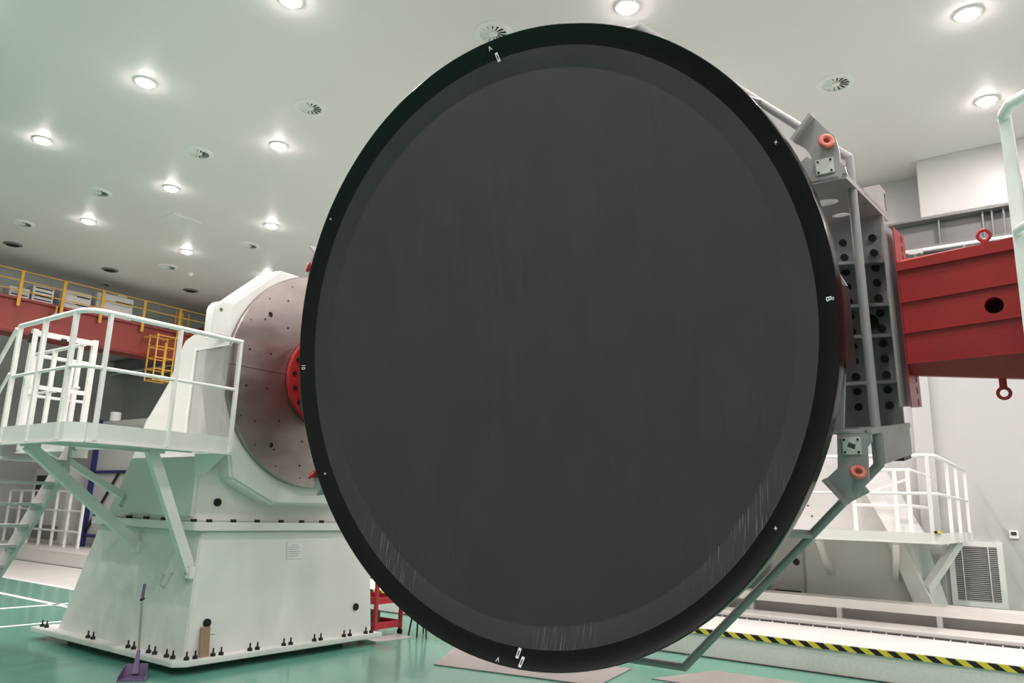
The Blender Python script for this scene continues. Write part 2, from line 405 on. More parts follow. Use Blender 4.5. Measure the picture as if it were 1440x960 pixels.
mark(-.023, 2.335, 'A', .05, .15); mark(2.322, .007, 'B', .055, 0); mark(-2.345, .002, '01', .05, 0); mark(-.209, -2.34, 'V', .05, 0)
mark(2.108, 1.007, 'x', .04, 0); mark(-2.10, -.985, 'x', .04, 0); mark(1.905, -1.32, 'x', .04, 0); mark(-1.93, 1.335, 'x', .04, 0); mark(2.352, .003, 'o', .035, 0)
def target_tag(u, v, rot, name='target_sticker'):
    q = Matrix.Rotation(rot, 2)
    def P(a, b, t):
        w = q @ Vector((a, b)); x, y = u + w.x, v + w.y
        return (x, y, rim_n(math.hypot(x, y)) + t)
    w, h = .013, .033
    st = G().hexa([P(-w, -h, 0), P(w, -h, 0), P(w, h, 0), P(-w, h, 0)], [P(-w, -h, .002), P(w, -h, .002), P(w, h, .002), P(-w, h, .002)]).obj(name, 'trimwhite', dish)
    w, h = .005, .017
    G().hexa([P(-w, -h, .002), P(w, -h, .002), P(w, h, .002), P(-w, h, .002)], [P(-w, -h, .004), P(w, -h, .004), P(w, h, .004), P(-w, h, .004)]).obj('sticker_slot', 'black', st)
target_tag(.022, 2.262, .15); target_tag(-.042, -2.285, -.2); target_tag(.0, -2.335, -.25)

frame = thing('support_frame', 'grey welded steel support frame with tube ring behind the dish', 'frame', matrix=MT)
LT = .6
oc = [(2.40, -.985), (2.40, .985), (1.0, 2.39), (-1.0, 2.39), (-2.60, .985), (-2.60, -.985), (-1.0, -2.39), (1.0, -2.39)]
for i in range(8):
    a, b = oc[i], oc[(i + 1) % 8]
    G().tube([(a[0], a[1], -LT), (b[0], b[1], -LT)], .029, 14).obj('ring_tube', 'tube', frame, smooth=50)
for a in oc:
    g = G(); g.lathe([(.0295 * math.sin(PI * i / 8), .0295 * math.cos(PI * i / 8)) for i in range(9)], (a[0], a[1], -LT), (0, 0, 1), 14).obj('tube_elbow', 'tube', frame, smooth=80)
# brackets from ring to dish
for (u, v) in ((1.86, 1.52), (1.95, -1.43), (.55, -2.38), (.55, 2.38), (-.6, -2.38)):
    k = math.hypot(u, v); G().bar((u, v, -LT), (u / k * 2.3, v / k * 2.3, -.13), .03, .05, (u, v, 0)).obj('ring_bracket', 'grey', frame)
G().box(-2.1, 2.0, -.45, .45, -1.45, -.435).obj('main_beam', 'grey', frame, bevel=.01)
lug = [(2.272, 1.208), (2.147, 1.073), (2.21, 1.014), (2.239, .956), (2.237, .877), (2.216, .785), (2.426, .773), (2.436, .798), (2.428, .845), (2.402, .878), (2.404, .948), (2.388, 1.046), (2.334, 1.114)]
lugb = [(2.236, -.777), (2.222, -.986), (2.143, -1.056), (2.261, -1.196), (2.386, -1.129), (2.357, -1.091), (2.388, -1.065), (2.398, -.865), (2.426, -.831), (2.426, -.784)]
def end_unit(right):
    fm = (lambda p: p) if right else (lambda p: Vector((-.20 - p.x, p.y, p.z)))
    g = lambda: G(fm)
    def P(nm, gg, mt, par=frame, **kw): return gg.obj(nm, mt, par, **kw)
    for sgn in (1, -1):
        y = .775 if sgn > 0 else -.785
        P('cover_plate', G(lambda p: fm(Vector((p.x, p.y, p.z)))).holed(1.9, 2.42, [(-1.05, -.3, 2.18, -.80, .09), (-1.7, -1.05, 2.19, -1.24, .06)], y, .02), 'grey')
        P('edge_strip', g().box(2.405, 2.43, y - .005, y + .03, -1.7, -.3), 'grey')
    wb = P('web_plate', g().box(1.9, 2.43, -.765, .775, -1.48, -1.45), 'grey')
    cut(wb, g().cyl((2.27, -.01, -1.55), (2.27, -.01, -1.40), .062, 24), 'grey', frame)
    for v in (.41, .095, -.126, -.455):
        P('rib', g().prism([(1.92, -1.45), (1.92, -.95), (2.43, -1.32), (2.43, -1.45)], 'y', v - .011, v + .011) if False else
          g().hexa([(1.92, v - .011, -1.45), (1.92, v - .011, -1.0), (2.43, v - .011, -1.33), (2.43, v - .011, -1.45)], [(1.92, v + .011, -1.45), (1.92, v + .011, -1.0), (2.43, v + .011, -1.33), (2.43, v + .011, -1.45)]), 'grey')
    for i in range(12):
        v = .608 - i * (1.231 / 11)
        for u in (2.35, 2.145): P('bolt', g().cyl((u, v, -1.452), (u, v, -1.415), .027, 10), 'black')
    eb = P('end_box', g().box(2.2, 2.495, -.60, .58, -1.75, -1.48), 'grey')
    cut(eb, g().cyl((2.27, -.01, -1.72), (2.27, -.01, -1.45), .062, 24), 'grey', frame)
    fl_ = P('end_flange', g().box(2.495, 2.512, -.637, .60, -1.46, -.92), 'grey')
    for i in range(10): P('flange_bolt', g().cyl((2.505, .50 - i * .115, -1.28), (2.516, .50 - i * .115, -1.28), .02, 10), 'black', fl_)
    P('lug_plate', g().prism(lug, 'z', -.33, -.3), 'grey')
    P('lug_flange', g().hexa([(2.140, 1.075, -.33), (2.155, 1.062, -.33), (2.28, 1.195, -.33), (2.270, 1.215, -.33)], [(2.140, 1.075, -.22), (2.155, 1.062, -.22), (2.28, 1.195, -.22), (2.270, 1.215, -.22)]), 'grey')
    P('lug_back_plate', g().prism([(2.05, .80), (2.22, .80), (2.235, .9), (2.23, .98), (2.14, 1.06), (2.05, 1.0)], 'z', -.62, -.60), 'grey')
    lb = P('lug_plate', g().prism(lugb, 'z', -.33, -.3), 'grey')
    slot = lambda: g().bar((2.295, -.845, -.284), (2.335, -.862, -.284), .03, .08, (0, 0, 1))
    cut(lb, slot(), 'grey', frame)
    P('lug_flange', g().hexa([(2.136, -1.056, -.36), (2.150, -1.045, -.36), (2.268, -1.185, -.36), (2.258, -1.203, -.36)], [(2.136, -1.056, -.24), (2.150, -1.045, -.24), (2.268, -1.185, -.24), (2.258, -1.203, -.24)]), 'grey')
    for v0, v1, hole in ((.822, .92, 0), (-.906, -.802, 1)):
        cv = P('bolted_cover', g().box(2.262, 2.368, v0, v1, -.3, -.285), 'coverplate', bevel=.003)
        for uu in (2.277, 2.353):
            for vv in (v0 + .015, v1 - .015): P('screw', g().cyl((uu, vv, -.286), (uu, vv, -.279), .007, 8), 'black', cv)
        if hole: cut(cv, slot(), 'coverplate', frame)
    for v in (1.015, -1.008):
        rg = P('lifting_ring', g().torus((2.345, v, -.255), (.5, .25 if v > 0 else .8, .8), .034, .017), 'orange' if right else 'pinkred', smooth=60)
        P('ring_pin', g().cyl((2.345, v, -.32), (2.345, v, -.275), .036, 14), 'orange' if right else 'pinkred', rg, smooth=40)
    ec = P('end_channel', g().prism([(.80, -.82), (.83, -.82), (1.0, -1.45), (1.0, -1.68), (.80, -1.68)], 'x', 2.36, 2.43), 'grey')
    cut(ec, g().box(2.375, 2.45, .83, .975, -1.665, -1.60), 'grey', frame)
    P('end_channel', g().box(2.36, 2.43, -.985, -.79, -1.66, -.62), 'grey')
    P('channel_foot', g().box(2.37, 2.43, -1.01, -.985, -1.6, -1.3), 'black')
    P('rim_pad', g().box(2.30, 2.36, -.4, .11, -.42, -.14), 'black')
    P('gusset', g().prism([(2.18, .12), (2.36, .12), (2.22, .42), (2.16, .46)], 'z', -.40, -.36), 'grey')
    P('gusset', g().prism([(2.18, -.42), (2.30, -.42), (2.26, -.76), (2.16, -.76)], 'z', -.40, -.36), 'grey')
end_unit(True); end_unit(False)

def drive_arm(right, label):
    o = thing('drive_arm', label, 'arm', matrix=MT)
    fm = (lambda p: p) if right else (lambda p: Vector((-.07 - p.x, p.y, p.z)))
    g = lambda: G(fm)
    e0 = 0 if right else .11   # the far arm starts further out, where its frame flange ends
    u0, u1 = 2.556 + e0, 3.46
    prof = lambda e: [(-.345 - e * .0, -1.0), (.30 + e * .05, -1.0), (.36 + e * .05, -1.12), (.36 + e * .05, -1.5), (.30, -1.62), (-.345, -1.62), (-.43 - .10 * e, -1.48), (-.43 - .10 * e, -1.14)]
    a = prof(0); b = prof(1)
    g().hexa([(u0, v, n) for v, n in a], [(u1, v, n) for v, n in b]).obj('arm_body', 'red', o, bevel=.006)
    cut(o.children[0], g().cyl((3.077, -.033, -1.5), (3.077, -.033, -.9), .052, 28), 'red', o)
    g().hexa([(u0, .262, -.965), (u0, .318, -.965), (u0, .318, -1.1), (u0, .262, -1.1)], [(u1, .31, -.965), (u1, .392, -.965), (u1, .392, -1.1), (u1, .31, -1.1)]).obj('top_lip', 'red', o)
    for va, vb in ((.055, .11), (-.150, -.105), (-.350, -.335)):
        g().hexa([(u0, va - .008, -1.01), (u0, va + .008, -1.01), (u0, va + .008, -.972), (u0, va - .008, -.972)], [(u1, vb - .008, -1.01), (u1, vb + .008, -1.01), (u1, vb + .008, -.972), (u1, vb - .008, -.972)]).obj('stiffening_rib', 'red', o)
    fl_ = g().box(2.549 + e0, 2.556 + e0, -.645, .575, -1.44, -1.0).obj('end_flange', 'red', o)
    h = g()
    for v in (.535, .465, .395, -.45, -.53, -.61): h.cyl((2.53 + e0, v, -1.30), (2.58 + e0, v, -1.30), .028, 16)
    cut(fl_, h, 'red', o)
    for v, up in ((.40, 1), (-.56, -1)):
        r = g().torus((3.064, v + .022 * up, -1.2 if up < 0 else -1.03), (.15, 0, 1), .034, .011).obj('lifting_ring', 'pinkred', o, smooth=60)
        g().cyl((3.064, v - .10 * up, -1.2 if up < 0 else -1.03), (3.064, v - .015 * up, -1.2 if up < 0 else -1.03), .022, 12).obj('ring_shank', 'pinkred', r)
    hub = g().lathe([(0, 0), (.53, 0), (.53, -.06), (0, -.06)], (3.52, -.02, -1.31), (1, 0, 0), 48).obj('hub_flange', 'red', o, smooth=40)
    for i in range(18):
        a_ = 2 * PI * (i + .5) / 18
        g().cyl((3.44, -.02 + .47 * math.sin(a_), -1.31 + .47 * math.cos(a_)), (3.465, -.02 + .47 * math.sin(a_), -1.31 + .47 * math.cos(a_)), .025, 10).obj('hub_bolt', 'black', hub)
    return o
drive_arm(True, 'tapered red arm with horizontal ribs bolted to the frame by the white post')
drive_arm(False, 'short red arm on the round flange of the steel faceplate')

# stool hidden by the dish: only its thin legs show
o = thing('stool', 'stool on thin black legs behind the dish, next to the red trolley', 'stool', (7.73, 7.01, 0))
for (x, y, tx, ty) in ((7.70, 7.165, 7.71, 7.08), (7.612, 6.94, 7.65, 6.97), (7.617, 6.785, 7.70, 6.90), (7.93, 7.12, 7.84, 7.06)):
    G().tube([(x, y, 0), (tx, ty, .45)], .011, 8).obj('leg', 'black', o)
G().lathe([(0, .49), (.17, .485), (.19, .465), (.18, .445), (0, .44)], (7.73, 7.01, 0), (0, 0, 1), 24).obj('seat', 'black', o, smooth=40)

# ------------------------------------------------------------------ headstocks
MY = 6.98
def headstock(mirror, label):
    fm = (lambda p: Vector((p.x, MY - .15 - p.y, p.z))) if mirror else (lambda p: p)
    o = thing('headstock', label, 'machine', tuple(fm(Vector((5.7, 8.4, 0)))))
    g = lambda: G(fm)
    g().box(4.62, 6.7, 7.3, 9.65, 0, .075).obj('plinth', 'runway', o)
    bp = g().prism([(4.42, 6.92), (6.98, 6.92), (6.98, 9.95), (4.32, 9.95), (4.32, 7.0)], 'z', .075, .13).obj('base_plate', 'white', o, bevel=.008)
    L = [9.79, 8.71, 7.88, 7.49, 7.17]
    for y in L:
        for d in (-.055, .055): bolt(g, (4.40, y + d, .13), bp)
    for x in (4.5, 4.78, 5.2, 5.62, 6.03, 6.46, 6.8):
        for d in (-.045, .045): bolt(g, (x + d, 6.975, .13), bp)
    g().hexa([(4.47, 7.05, .115), (6.92, 7.05, .115), (6.92, 9.62, .115), (4.47, 9.62, .115)], [(4.55, 7.12, 1.31), (6.86, 7.12, 1.31), (6.86, 9.15, 1.31), (4.55, 9.15, 1.31)]).obj('pedestal', 'white', o, bevel=.012)
    fg = g().prism([(4.52, 7.06), (6.9, 7.06), (6.9, 9.2), (4.47, 9.2), (4.47, 7.12)], 'z', 1.31, 1.395).obj('joint_flange', 'white', o, bevel=.006)
    for x in (4.62, 4.9, 5.19, 5.5, 5.78, 6.07, 6.36, 6.65): g().cyl((x, 7.11, 1.395), (x, 7.11, 1.425), .03, 12).obj('flange_bolt', 'black', fg)
    for y in (7.2, 7.75, 8.1, 8.45, 8.9): g().cyl((4.505, y, 1.395), (4.505, y, 1.425), .03, 12).obj('flange_bolt', 'black', fg)
    g().prism([(7.25, 1.395), (9.0, 1.395), (8.62, 2.05), (7.25, 2.05)], 'x', 4.53, 6.87).obj('body_foot', 'white', o, bevel=.012)
    side = [(7.3, 2.05), (8.98, 2.05), (8.77, 2.52), (8.70, 2.58), (8.38, 2.94), (8.23, 3.27), (8.145, 3.41), (8.01, 3.455), (7.3, 3.455)]
    g().prism(side, 'x', 4.72, 6.75).obj('upper_body', 'white', o, bevel=.02)
    g().hexa([(4.7, 7.3, 3.36), (6.8, 7.3, 3.36), (6.8, 7.75, 3.36), (4.7, 7.75, 3.36)], [(4.95, 7.3, 3.8), (6.6, 7.3, 3.8), (6.6, 7.5, 3.8), (4.95, 7.5, 3.8)]).obj('crown', 'white', o, bevel=.02)
    hp = [(4.54, 2.75), (4.66, 2.3), (4.765, 1.83), (5.3, 1.585), (6.24, 1.585), (6.78, 1.83), (6.79, 2.3), (6.79, 3.7), (6.42, 4.18), (5.10, 4.18), (4.54, 3.66), (4.54, 3.2)]
    g().prism(hp, 'y', 7.03, 7.42).obj('bearing_housing', 'white', o, bevel=.03)
    lg = g().prism([(4.36, 3.28), (4.62, 3.28), (4.62, 3.66), (4.53, 3.66), (4.45, 3.665), (4.385, 3.63), (4.36, 3.56)], 'y', 7.04, 7.2).obj('lifting_lug', 'white', o, bevel=.02)
    cut(lg, g().cyl((4.44, 7.0, 3.56), (4.44, 7.25, 3.56), .022, 16), 'white', o)
    fc = g().lathe([(0, 7.03), (1.225, 7.03), (1.225, 6.985), (1.215, 6.975), (0, 6.975)], (5.767, 0, 3.0), (0, 1, 0), 96) if False else g().lathe([(0, 0), (1.225, 0), (1.225, -.05), (1.215, -.058), (0, -.058)], (5.767, 7.03, 3.0), (0, 1, 0), 96)
    fc = fc.obj('faceplate', 'steelplate', o, smooth=30); fc['label'] = 'brushed steel faceplate with bolt holes'
    BORE = (2.46, -2.22, .68, -.88)
    h = g(); h.box(4.5, 5.3, 6.95, 6.985, 2.996, 3.003)
    for rr, n, hr in ((1.0, 16, .012), (.74, 12, .012), (1.13, 20, .008)):
        for i in range(n):
            a = 2 * PI * (i + .5) / n
            x, z = 5.767 + rr * math.cos(a), 3.0 + rr * math.sin(a)
            if all(math.hypot(x - 5.767 - .99 * math.cos(q), z - 3 - .99 * math.sin(q)) > .06 for q in BORE): h.cyl((x, 6.95, z), (x, 7.012, z), hr, 10)
    for a in BORE:
        x, z = 5.767 + .99 * math.cos(a), 3.0 + .99 * math.sin(a)
        h.cyl((x, 6.95, z), (x, 7.02, z), .03, 16)
    cut(fc, h, 'steelplate', o)
    for x, y, z in ((4.69, 7.07, .433), (6.65, 7.07, .432), (4.776, 7.245, 1.594)): g().cyl((x, y - .02, z), (x, y + .03, z), .04, 16).obj('plug', 'hole', o)
    # bent handles on the left face
    for y, z in ((7.54, .80), (7.17, .90), (8.63, 1.56)):
        xx = 4.47 + .08 * (z - .115) / 1.2
        g().tube([(xx, y - .06, z + .09), (xx - .07, y - .03, z + .07), (xx - .07, y + .03, z - .03), (xx, y + .06, z - .07)], .012, 6).obj('hand_grip', 'stairmetal', o)
    return o
def bolt(g, p, par):
    x, y, z = p
    g().lathe([(0, .075), (.008, .075), (.010, .03), (.024, .028), (.026, 0), (0, 0)], p, (0, 0, 1), 8).obj('anchor_bolt', 'black', par)
headstock(False, 'tall white headstock with steel faceplate on a stepped pedestal beside the stairs')
headstock(True, 'white tailstock carrying the outer end of the ribbed red arm')

# ------------------------------------------------------------------ access platforms
def platform(mirror, ox, label):
    fm = (lambda p: Vector((4.64 - (4.64 - p.x) * (1 - ox / 1.57), MY - p.y, p.z))) if mirror else (lambda p: p)
    o = thing('access_platform', label, 'platform', tuple(fm(Vector((3.9, 7.6, 2.06)))))
    g = lambda: G(fm)
    R_ = lambda nm, gg, **k: gg.obj(nm, k.pop('mt', 'railwhite'), o, **k)
    outline = [(3.2, 6.9), (4.64, 6.9), (4.64, 7.22), (4.53, 7.22), (4.53, 9.65), (3.76, 9.65), (3.76, 8.3), (3.07, 8.3), (3.07, 7.03)]
    dk = R_('deck', g().prism(outline, 'z', 2.165, 2.195), mt='white')
    # toe boards
    for a, b in (((3.2, 6.9), (4.64, 6.9)), ((3.07, 7.03), (3.2, 6.9)), ((3.07, 8.3), (3.07, 7.03)), ((3.76, 8.3), (3.76, 9.65)), ((3.76, 9.65), (4.53, 9.65)), ((4.64, 6.9), (4.64, 7.22))):
        R_('toe_board', g().bar((a[0], a[1], 2.155), (b[0], b[1], 2.155), .012, .17), mt='white')
        R_('edge_angle', g().bar((a[0], a[1], 2.072), (b[0], b[1], 2.072), .05, .012), mt='white')
    for y in (7.3, 7.8): R_('deck_beam', g().box(3.1, 4.44, y - .03, y + .03, 2.08, 2.165), mt='white')
    T, Mi = 3.235, 2.73
    rail = [(4.64, 6.9, T), (3.24, 6.9, T), (3.14, 6.93, T), (3.09, 6.99, T), (3.07, 7.08, T), (3.07, 8.28, T)]
    R_('top_rail', g().tube(rail, .024, 10), smooth=50)
    R_('mid_rail', g().tube([(4.64, 6.9, Mi), (3.22, 6.9, Mi), (3.12, 6.95, Mi), (3.07, 7.06, Mi), (3.07, 8.28, Mi)], .017, 8), smooth=50)
    for x, y in ((4.62, 6.9), (3.95, 6.9), (3.27, 6.9), (3.07, 7.12), (3.07, 7.72), (3.07, 8.28)):
        nm = 'rail_post'
        R_(nm, g().box(x - (.02 if y > 6.95 else .016), x + (.02 if y > 6.95 else .016), y - .02, y + .02, 2.09, T), smooth=50)
    R_('rail_post', g().tube([(3.62, 7.32 + .98, 2.2), (3.62, 8.3, Mi)], .012, 8))
    # railing round the rear walkway
    R_('top_rail', g().tube([(3.76, 8.42, 3.2), (3.76, 9.58, 3.2), (3.78, 9.63, 3.2), (3.83, 9.65, 3.2), (4.44, 9.65, 3.2)], .022, 8), smooth=50)
    R_('mid_rail', g().tube([(3.76, 8.42, 2.73), (3.76, 9.6, 2.73), (3.8, 9.65, 2.73), (4.44, 9.65, 2.73)], .016, 8), smooth=50)
    for x, y in ((3.76, 8.5), (3.76, 9.1), (3.76, 9.62), (4.2, 9.65)): R_('rail_post', g().box(x - .02, x + .02, y - .02, y + .02, 2.1, 3.2))
    # gate across the stair head
    gt = R_('stair_gate', g().box(3.14, 3.72, 8.10, 8.13, 3.14, 3.19))
    g().box(3.14, 3.72, 8.10, 8.13, 2.62, 2.66).obj('gate_bar', 'railwhite', gt)
    for x in (3.14, 3.72): g().box(x - .024, x + .024, 8.09, 8.14, 2.2, 3.2).obj('gate_post', 'railwhite', gt)
    g().box(3.09, 3.12, 8.10, 8.13, 3.06, 3.15).obj('gate_hinge', 'black', gt); g().box(3.28 + .1, 3.33 + .1, 8.08, 8.10, 3.12, 3.15).obj('gate_latch', 'black', gt)
    # clear end screen
    sc = R_('screen_frame', g().box(4.50, 4.525, 7.52, 7.56, 2.19, 3.215))
    g().box(4.50, 4.525, 6.92, 7.52, 3.18, 3.215).obj('screen_bar', 'railwhite', sc); g().box(4.50, 4.525, 6.92, 7.52, 2.19, 2.23).obj('screen_bar', 'railwhite', sc)
    g().box(4.51, 4.516, 6.92, 7.53, 2.23, 3.18).obj('clear_screen', 'acrylic', sc)
    # braces
    my = .16 if mirror else 0
    for a, b in (((3.92, 7.12 + my, 2.07), (4.50, 7.17 + my, .93)), ((3.22, 8.05, 2.07), (4.53, 8.25, 1.12))):
        br = R_('brace', g().bar(a, b, .10, .075, (0, 1, 0)), mt='white')
        g().box(a[0] - .05, a[0] + .09, a[1] - .06, a[1] + .06, 2.06, 2.09).obj('brace_pad', 'white', br)
        g().box(b[0] - .03, b[0] + .03, b[1] - .07, b[1] + .07, b[2] - .08, b[2] + .05).obj('brace_foot', 'railwhite', br, bevel=.01)
    R_('brace', g().bar((3.86, 9.2, 2.13), (4.53, 8.65, 1.62), .07, .07, (0, 1, 0)), mt='white')
    R_('side_gusset', g().hexa([(4.62, 6.95, 2.07), (4.62, 7.22, 2.07), (4.44, 7.22, 2.07)], [(4.57, 7.22, 1.86), (4.57, 7.27 + my, 1.86), (4.5, 7.27 + my, 1.86)]), mt='white')
    R_('mounting_plate', g().box(4.50, 4.535, 7.26 + my, 8.55, 1.45, 2.03), mt='white')
    return o
platform(False, 0, 'white railed access platform with clear screen beside the steel faceplate')
platform(True, .23, 'white railed platform whose corner post stands beside the ribbed red arm')

# ------------------------------------------------------------------ stairs
o = thing('staircase', 'open grey metal staircase leading up to the white platform', 'stairs', (3.5, 9.3, 0))
for x in (3.08, 3.72):
    G().hexa([(x - .02, 8.302, 2.18), (x + .02, 8.302, 2.18), (x + .02, 8.302, 1.84), (x - .02, 8.302, 1.84)], [(x - .02, 10.33, .11), (x + .02, 10.33, .11), (x + .02, 10.23, 0), (x - .02, 10.23, 0)]).obj('stringer', 'stairmetal', o)
for i in range(9):
    z = 1.965 - .218 * i; y = 8.35 + .221 * i
    t = G().box(3.09, 3.71, y - .10, y + .10, z - .03, z).obj('tread', 'stairmetal', o)
    G().box(3.65, 3.71, y - .05, y + .05, z - .075, z - .03).obj('tread_clip', 'stairmetal', t)
o = thing('stair_handrail', 'white tube handrail sloping down beside the grey stairs', 'handrail', (3.05, 8.3, 0))
G().tube([(3.05, 8.30, 3.21), (3.05, 10.35, 1.12)], .02, 8).obj('top_rail', 'railwhite', o, smooth=50)
G().tube([(3.05, 8.30, 2.76), (3.05, 10.35, .67)], .015, 8).obj('mid_rail', 'railwhite', o, smooth=50)
for y in (8.9, 9.6, 10.33): G().box(3.03, 3.06, y - .02, y + .02, max(0, 2.06 - (y - 8.25) * 1.0), 3.22 - (y - 8.28) * 1.02).obj('rail_post', 'railwhite', o)

# ------------------------------------------------------------------ small things round the headstock
o = thing('notice_sheet', 'white printed notice sheet on the pedestal of the headstock', 'notice', (5.71, 7.1, 1.0))
f = lambda p: Vector((p.x, p.y + .0586 * (p.z - 1.0), p.z))
G(f).box(5.61, 5.81, 7.095, 7.098, 1.01, 1.18).obj('sheet', 'paper', o)
for i in range(6): G(f).box(5.63 + (.03 if i == 0 else 0), 5.79 - (.03 if i == 0 else .012 * (i % 3)), 7.0935, 7.095, 1.15 - .023 * i, 1.157 - .023 * i).obj('print_line', 'ink', o)
o = thing('cardboard_strip', 'brown cardboard strip leaning upright against the white pedestal', 'cardboard', (4.66, 7.02, .13))
G().hexa([(4.60, 6.985, .131), (4.70, 6.985, .131), (4.70, 7.0, .131), (4.60, 7.0, .131)], [(4.615, 7.035, .40), (4.715, 7.035, .40), (4.715, 7.05, .40), (4.615, 7.05, .40)]).obj('strip', 'cardboard', o)
G().bar((4.70, 7.02, .33), (4.76, 7.015, .325), .008, .006).obj('tape_tail', 'cardboard', o)
o = thing('dustpan', 'purple long-handled dustpan standing by the headstock base', 'dustpan', (4.1, 7.1, 0))
P0 = Vector((4.10, 7.22, .0))
f = lambda p: P0 + Matrix.Rotation(-.62, 3, 'Z') @ p
G(f).prism([(-.12, -.20), (.12, -.20), (.105, .05), (-.105, .05)], 'z', 0, .008).obj('pan_floor', 'purple', o)
G(f).hexa([(-.105, .04, .005), (.105, .04, .005), (.105, .055, .005), (-.105, .055, .005)], [(-.095, .075, .10), (.095, .075, .10), (.095, .09, .10), (-.095, .09, .10)]).obj('pan_back', 'purple', o)
for s in (-1, 1): G(f).hexa([(s * .12, -.20, .0), (s * .112, -.20, .0), (s * .098, .05, .0), (s * .105, .05, .0)], [(s * .12, -.18, .035), (s * .112, -.18, .035), (s * .09, .08, .10), (s * .098, .08, .10)]).obj('pan_side', 'purple', o)
G(f).hexa([(-.03, .0, .02), (.03, .0, .02), (.025, .09, .02), (-.025, .09, .02)], [(-.014, .10, .22), (.014, .10, .22), (.014, .12, .22), (-.014, .12, .22)]).obj('socket', 'purple', o, bevel=.006)
G().tube([f(Vector((0, .11, .2))), (4.185, 7.40, .66)], .011, 8).obj('handle', 'alum', o, smooth=50)
G().tube([(4.185, 7.40, .66), (4.20, 7.415, .80)], .014, 8).obj('handle_grip', 'purple', o, smooth=50)
G().tube([(4.165, 7.39, .655), (4.205, 7.405, .665)], .012, 6).obj('handle_clip', 'black', o)
# tool trolley
o = thing('tool_trolley', 'red two-tier tool trolley on black castors behind the headstock', 'trolley', (7.6, 7.6, 0))
xs, ys = (7.17, 7.62), (7.25, 7.95)
for x in xs:
    for y in ys:
        G().box(x - .02, x + .02, y - .02, y + .02, .08, .82).obj('post', 'pinkred', o)
        G().cyl((x - .012, y, .04), (x + .012, y, .04), .04, 12).obj('castor', 'black', o)
for z in (.12, .42, .8):
    sh = G().box(xs[0], xs[1], ys[0], ys[1], z - .01, z).obj('shelf', 'pinkred', o)
    for b in ((xs[0] - .012, xs[0] + .002, ys[0], ys[1]), (xs[1] - .002, xs[1] + .012, ys[0], ys[1]), (xs[0], xs[1], ys[0] - .012, ys[0] + .002), (xs[0], xs[1], ys[1] - .002, ys[1] + .012)):
        G().box(b[0], b[1], b[2], b[3], z - .02, z + .06).obj('shelf_lip', 'pinkred', sh)
o = thing('tool_case', 'dark green case lying on the lower shelf of the red trolley', 'case', (7.3, 7.6, .12))
G().box(7.2, 7.42, 7.4, 7.85, .122, .30).obj('case_body', 'green', o, bevel=.02); G().box(7.27, 7.35, 7.392, 7.40, .2, .25).obj('latch', 'black', o)
o = thing('wrapped_part', 'white wrapped part lying on the top shelf of the red trolley', 'parcel', (7.3, 7.6, .8))
G().lathe([(0, .8), (.12, .81), (.15, .86), (.10, .94), (0, .95)], (7.34, 7.6, 0), (0, 0, 1), 18).obj('wrapping', 'warmwhite', o, smooth=60); G().lathe([(.124, .81), (.156, .85), (.150, .87), (.12, .83)], (7.34, 7.6, 0), (0, 0, 1), 18, closed=True).obj('dark_band', 'black', o)
# plates lying on the floor
for poly, lab in (([(6.45, 5.62), (6.78, 3.85), (7.75, 4.0), (7.42, 6.15)], 'large bare metal sheet lying on the green floor under the dish'),
                  ([(7.45, 3.62), (7.5, 2.3), (8.35, 2.3), (8.3, 3.3)], 'bare metal sheet on the floor by the striped bed edge'),
                  ([(6.98, 7.02), (7.55, 6.95), (7.6, 7.25), (6.99, 7.3)], 'narrow beige board lying on the floor at the headstock foot')):
    g = G().prism(poly, 'z', 0.001, .012); ob = tag(g.obj('floor_sheet', 'sheet', None, bevel=.002), lab, 'sheet')
    if 'beige' in lab: ob.data.materials[0] = M['warmwhite']

# ------------------------------------------------------------------ rail bed along the right side
o = thing('rail_bed', 'long pale machine bed with hazard-striped edge along the right side', 'machine bed', (9.8, 6, 0))
YB0, YB1 = -6.0, 25.5
G().box(9.03, 11.6, YB0, YB1, 0, .30).obj('bed_body', 'bedface', o)
G().box(9.02, 10.25, YB0, YB1, .30, .318).obj('walk_plate', 'bedwhite', o)
G().box(10.25, 10.33, YB0, 13, .318, .335).obj('rack_strip', 'darkgrey', o)
G().box(10.33, 10.95, YB0, 13, .30, .372).obj('rail', 'bedwhite', o)
G().box(10.95, 11.35, YB0, 13, .50, .61).obj('cover_beam', 'bedwhite', o)
G().box(11.30, 11.35, YB0, 13, .30, .50).obj('beam_web', 'bedwhite', o)
for i in range(16):
    y = YB0 + .6 + i * 1.15; G().box(10.95, 11.05, y - .03, y + .03, .372 - .07, .50).obj('beam_post', 'lightgrey', o)
for i in range(60):
    y = -1.0 + .165 * i; G().cyl((10.245, y, .327), (10.252, y, .327), .008, 8).obj('rack_bolt', 'trimwhite', o)
# hazard stripe: alternate yellow and black slanted pieces on the edge
w = .088
i0 = int((YB0) / w); 
for i in range(-16, 146):
    y = i * w; h0, h1 = .255, .312
    G().hexa([(9.012, y, h0), (9.012, y + w, h0), (9.012, y + w + .075, h1), (9.012, y + .075, h1)], [(9.03, y, h0), (9.03, y + w, h0), (9.03, y + w + .075, h1), (9.03, y + .075, h1)]).obj('hazard_stripe', 'hazyellow' if i % 2 else 'black', o)
G().box(9.014, 9.03, YB0, YB1, 0, .012).obj('dark_foot_strip', 'darkgrey', o)  # thin dark strip along the foot of the bed

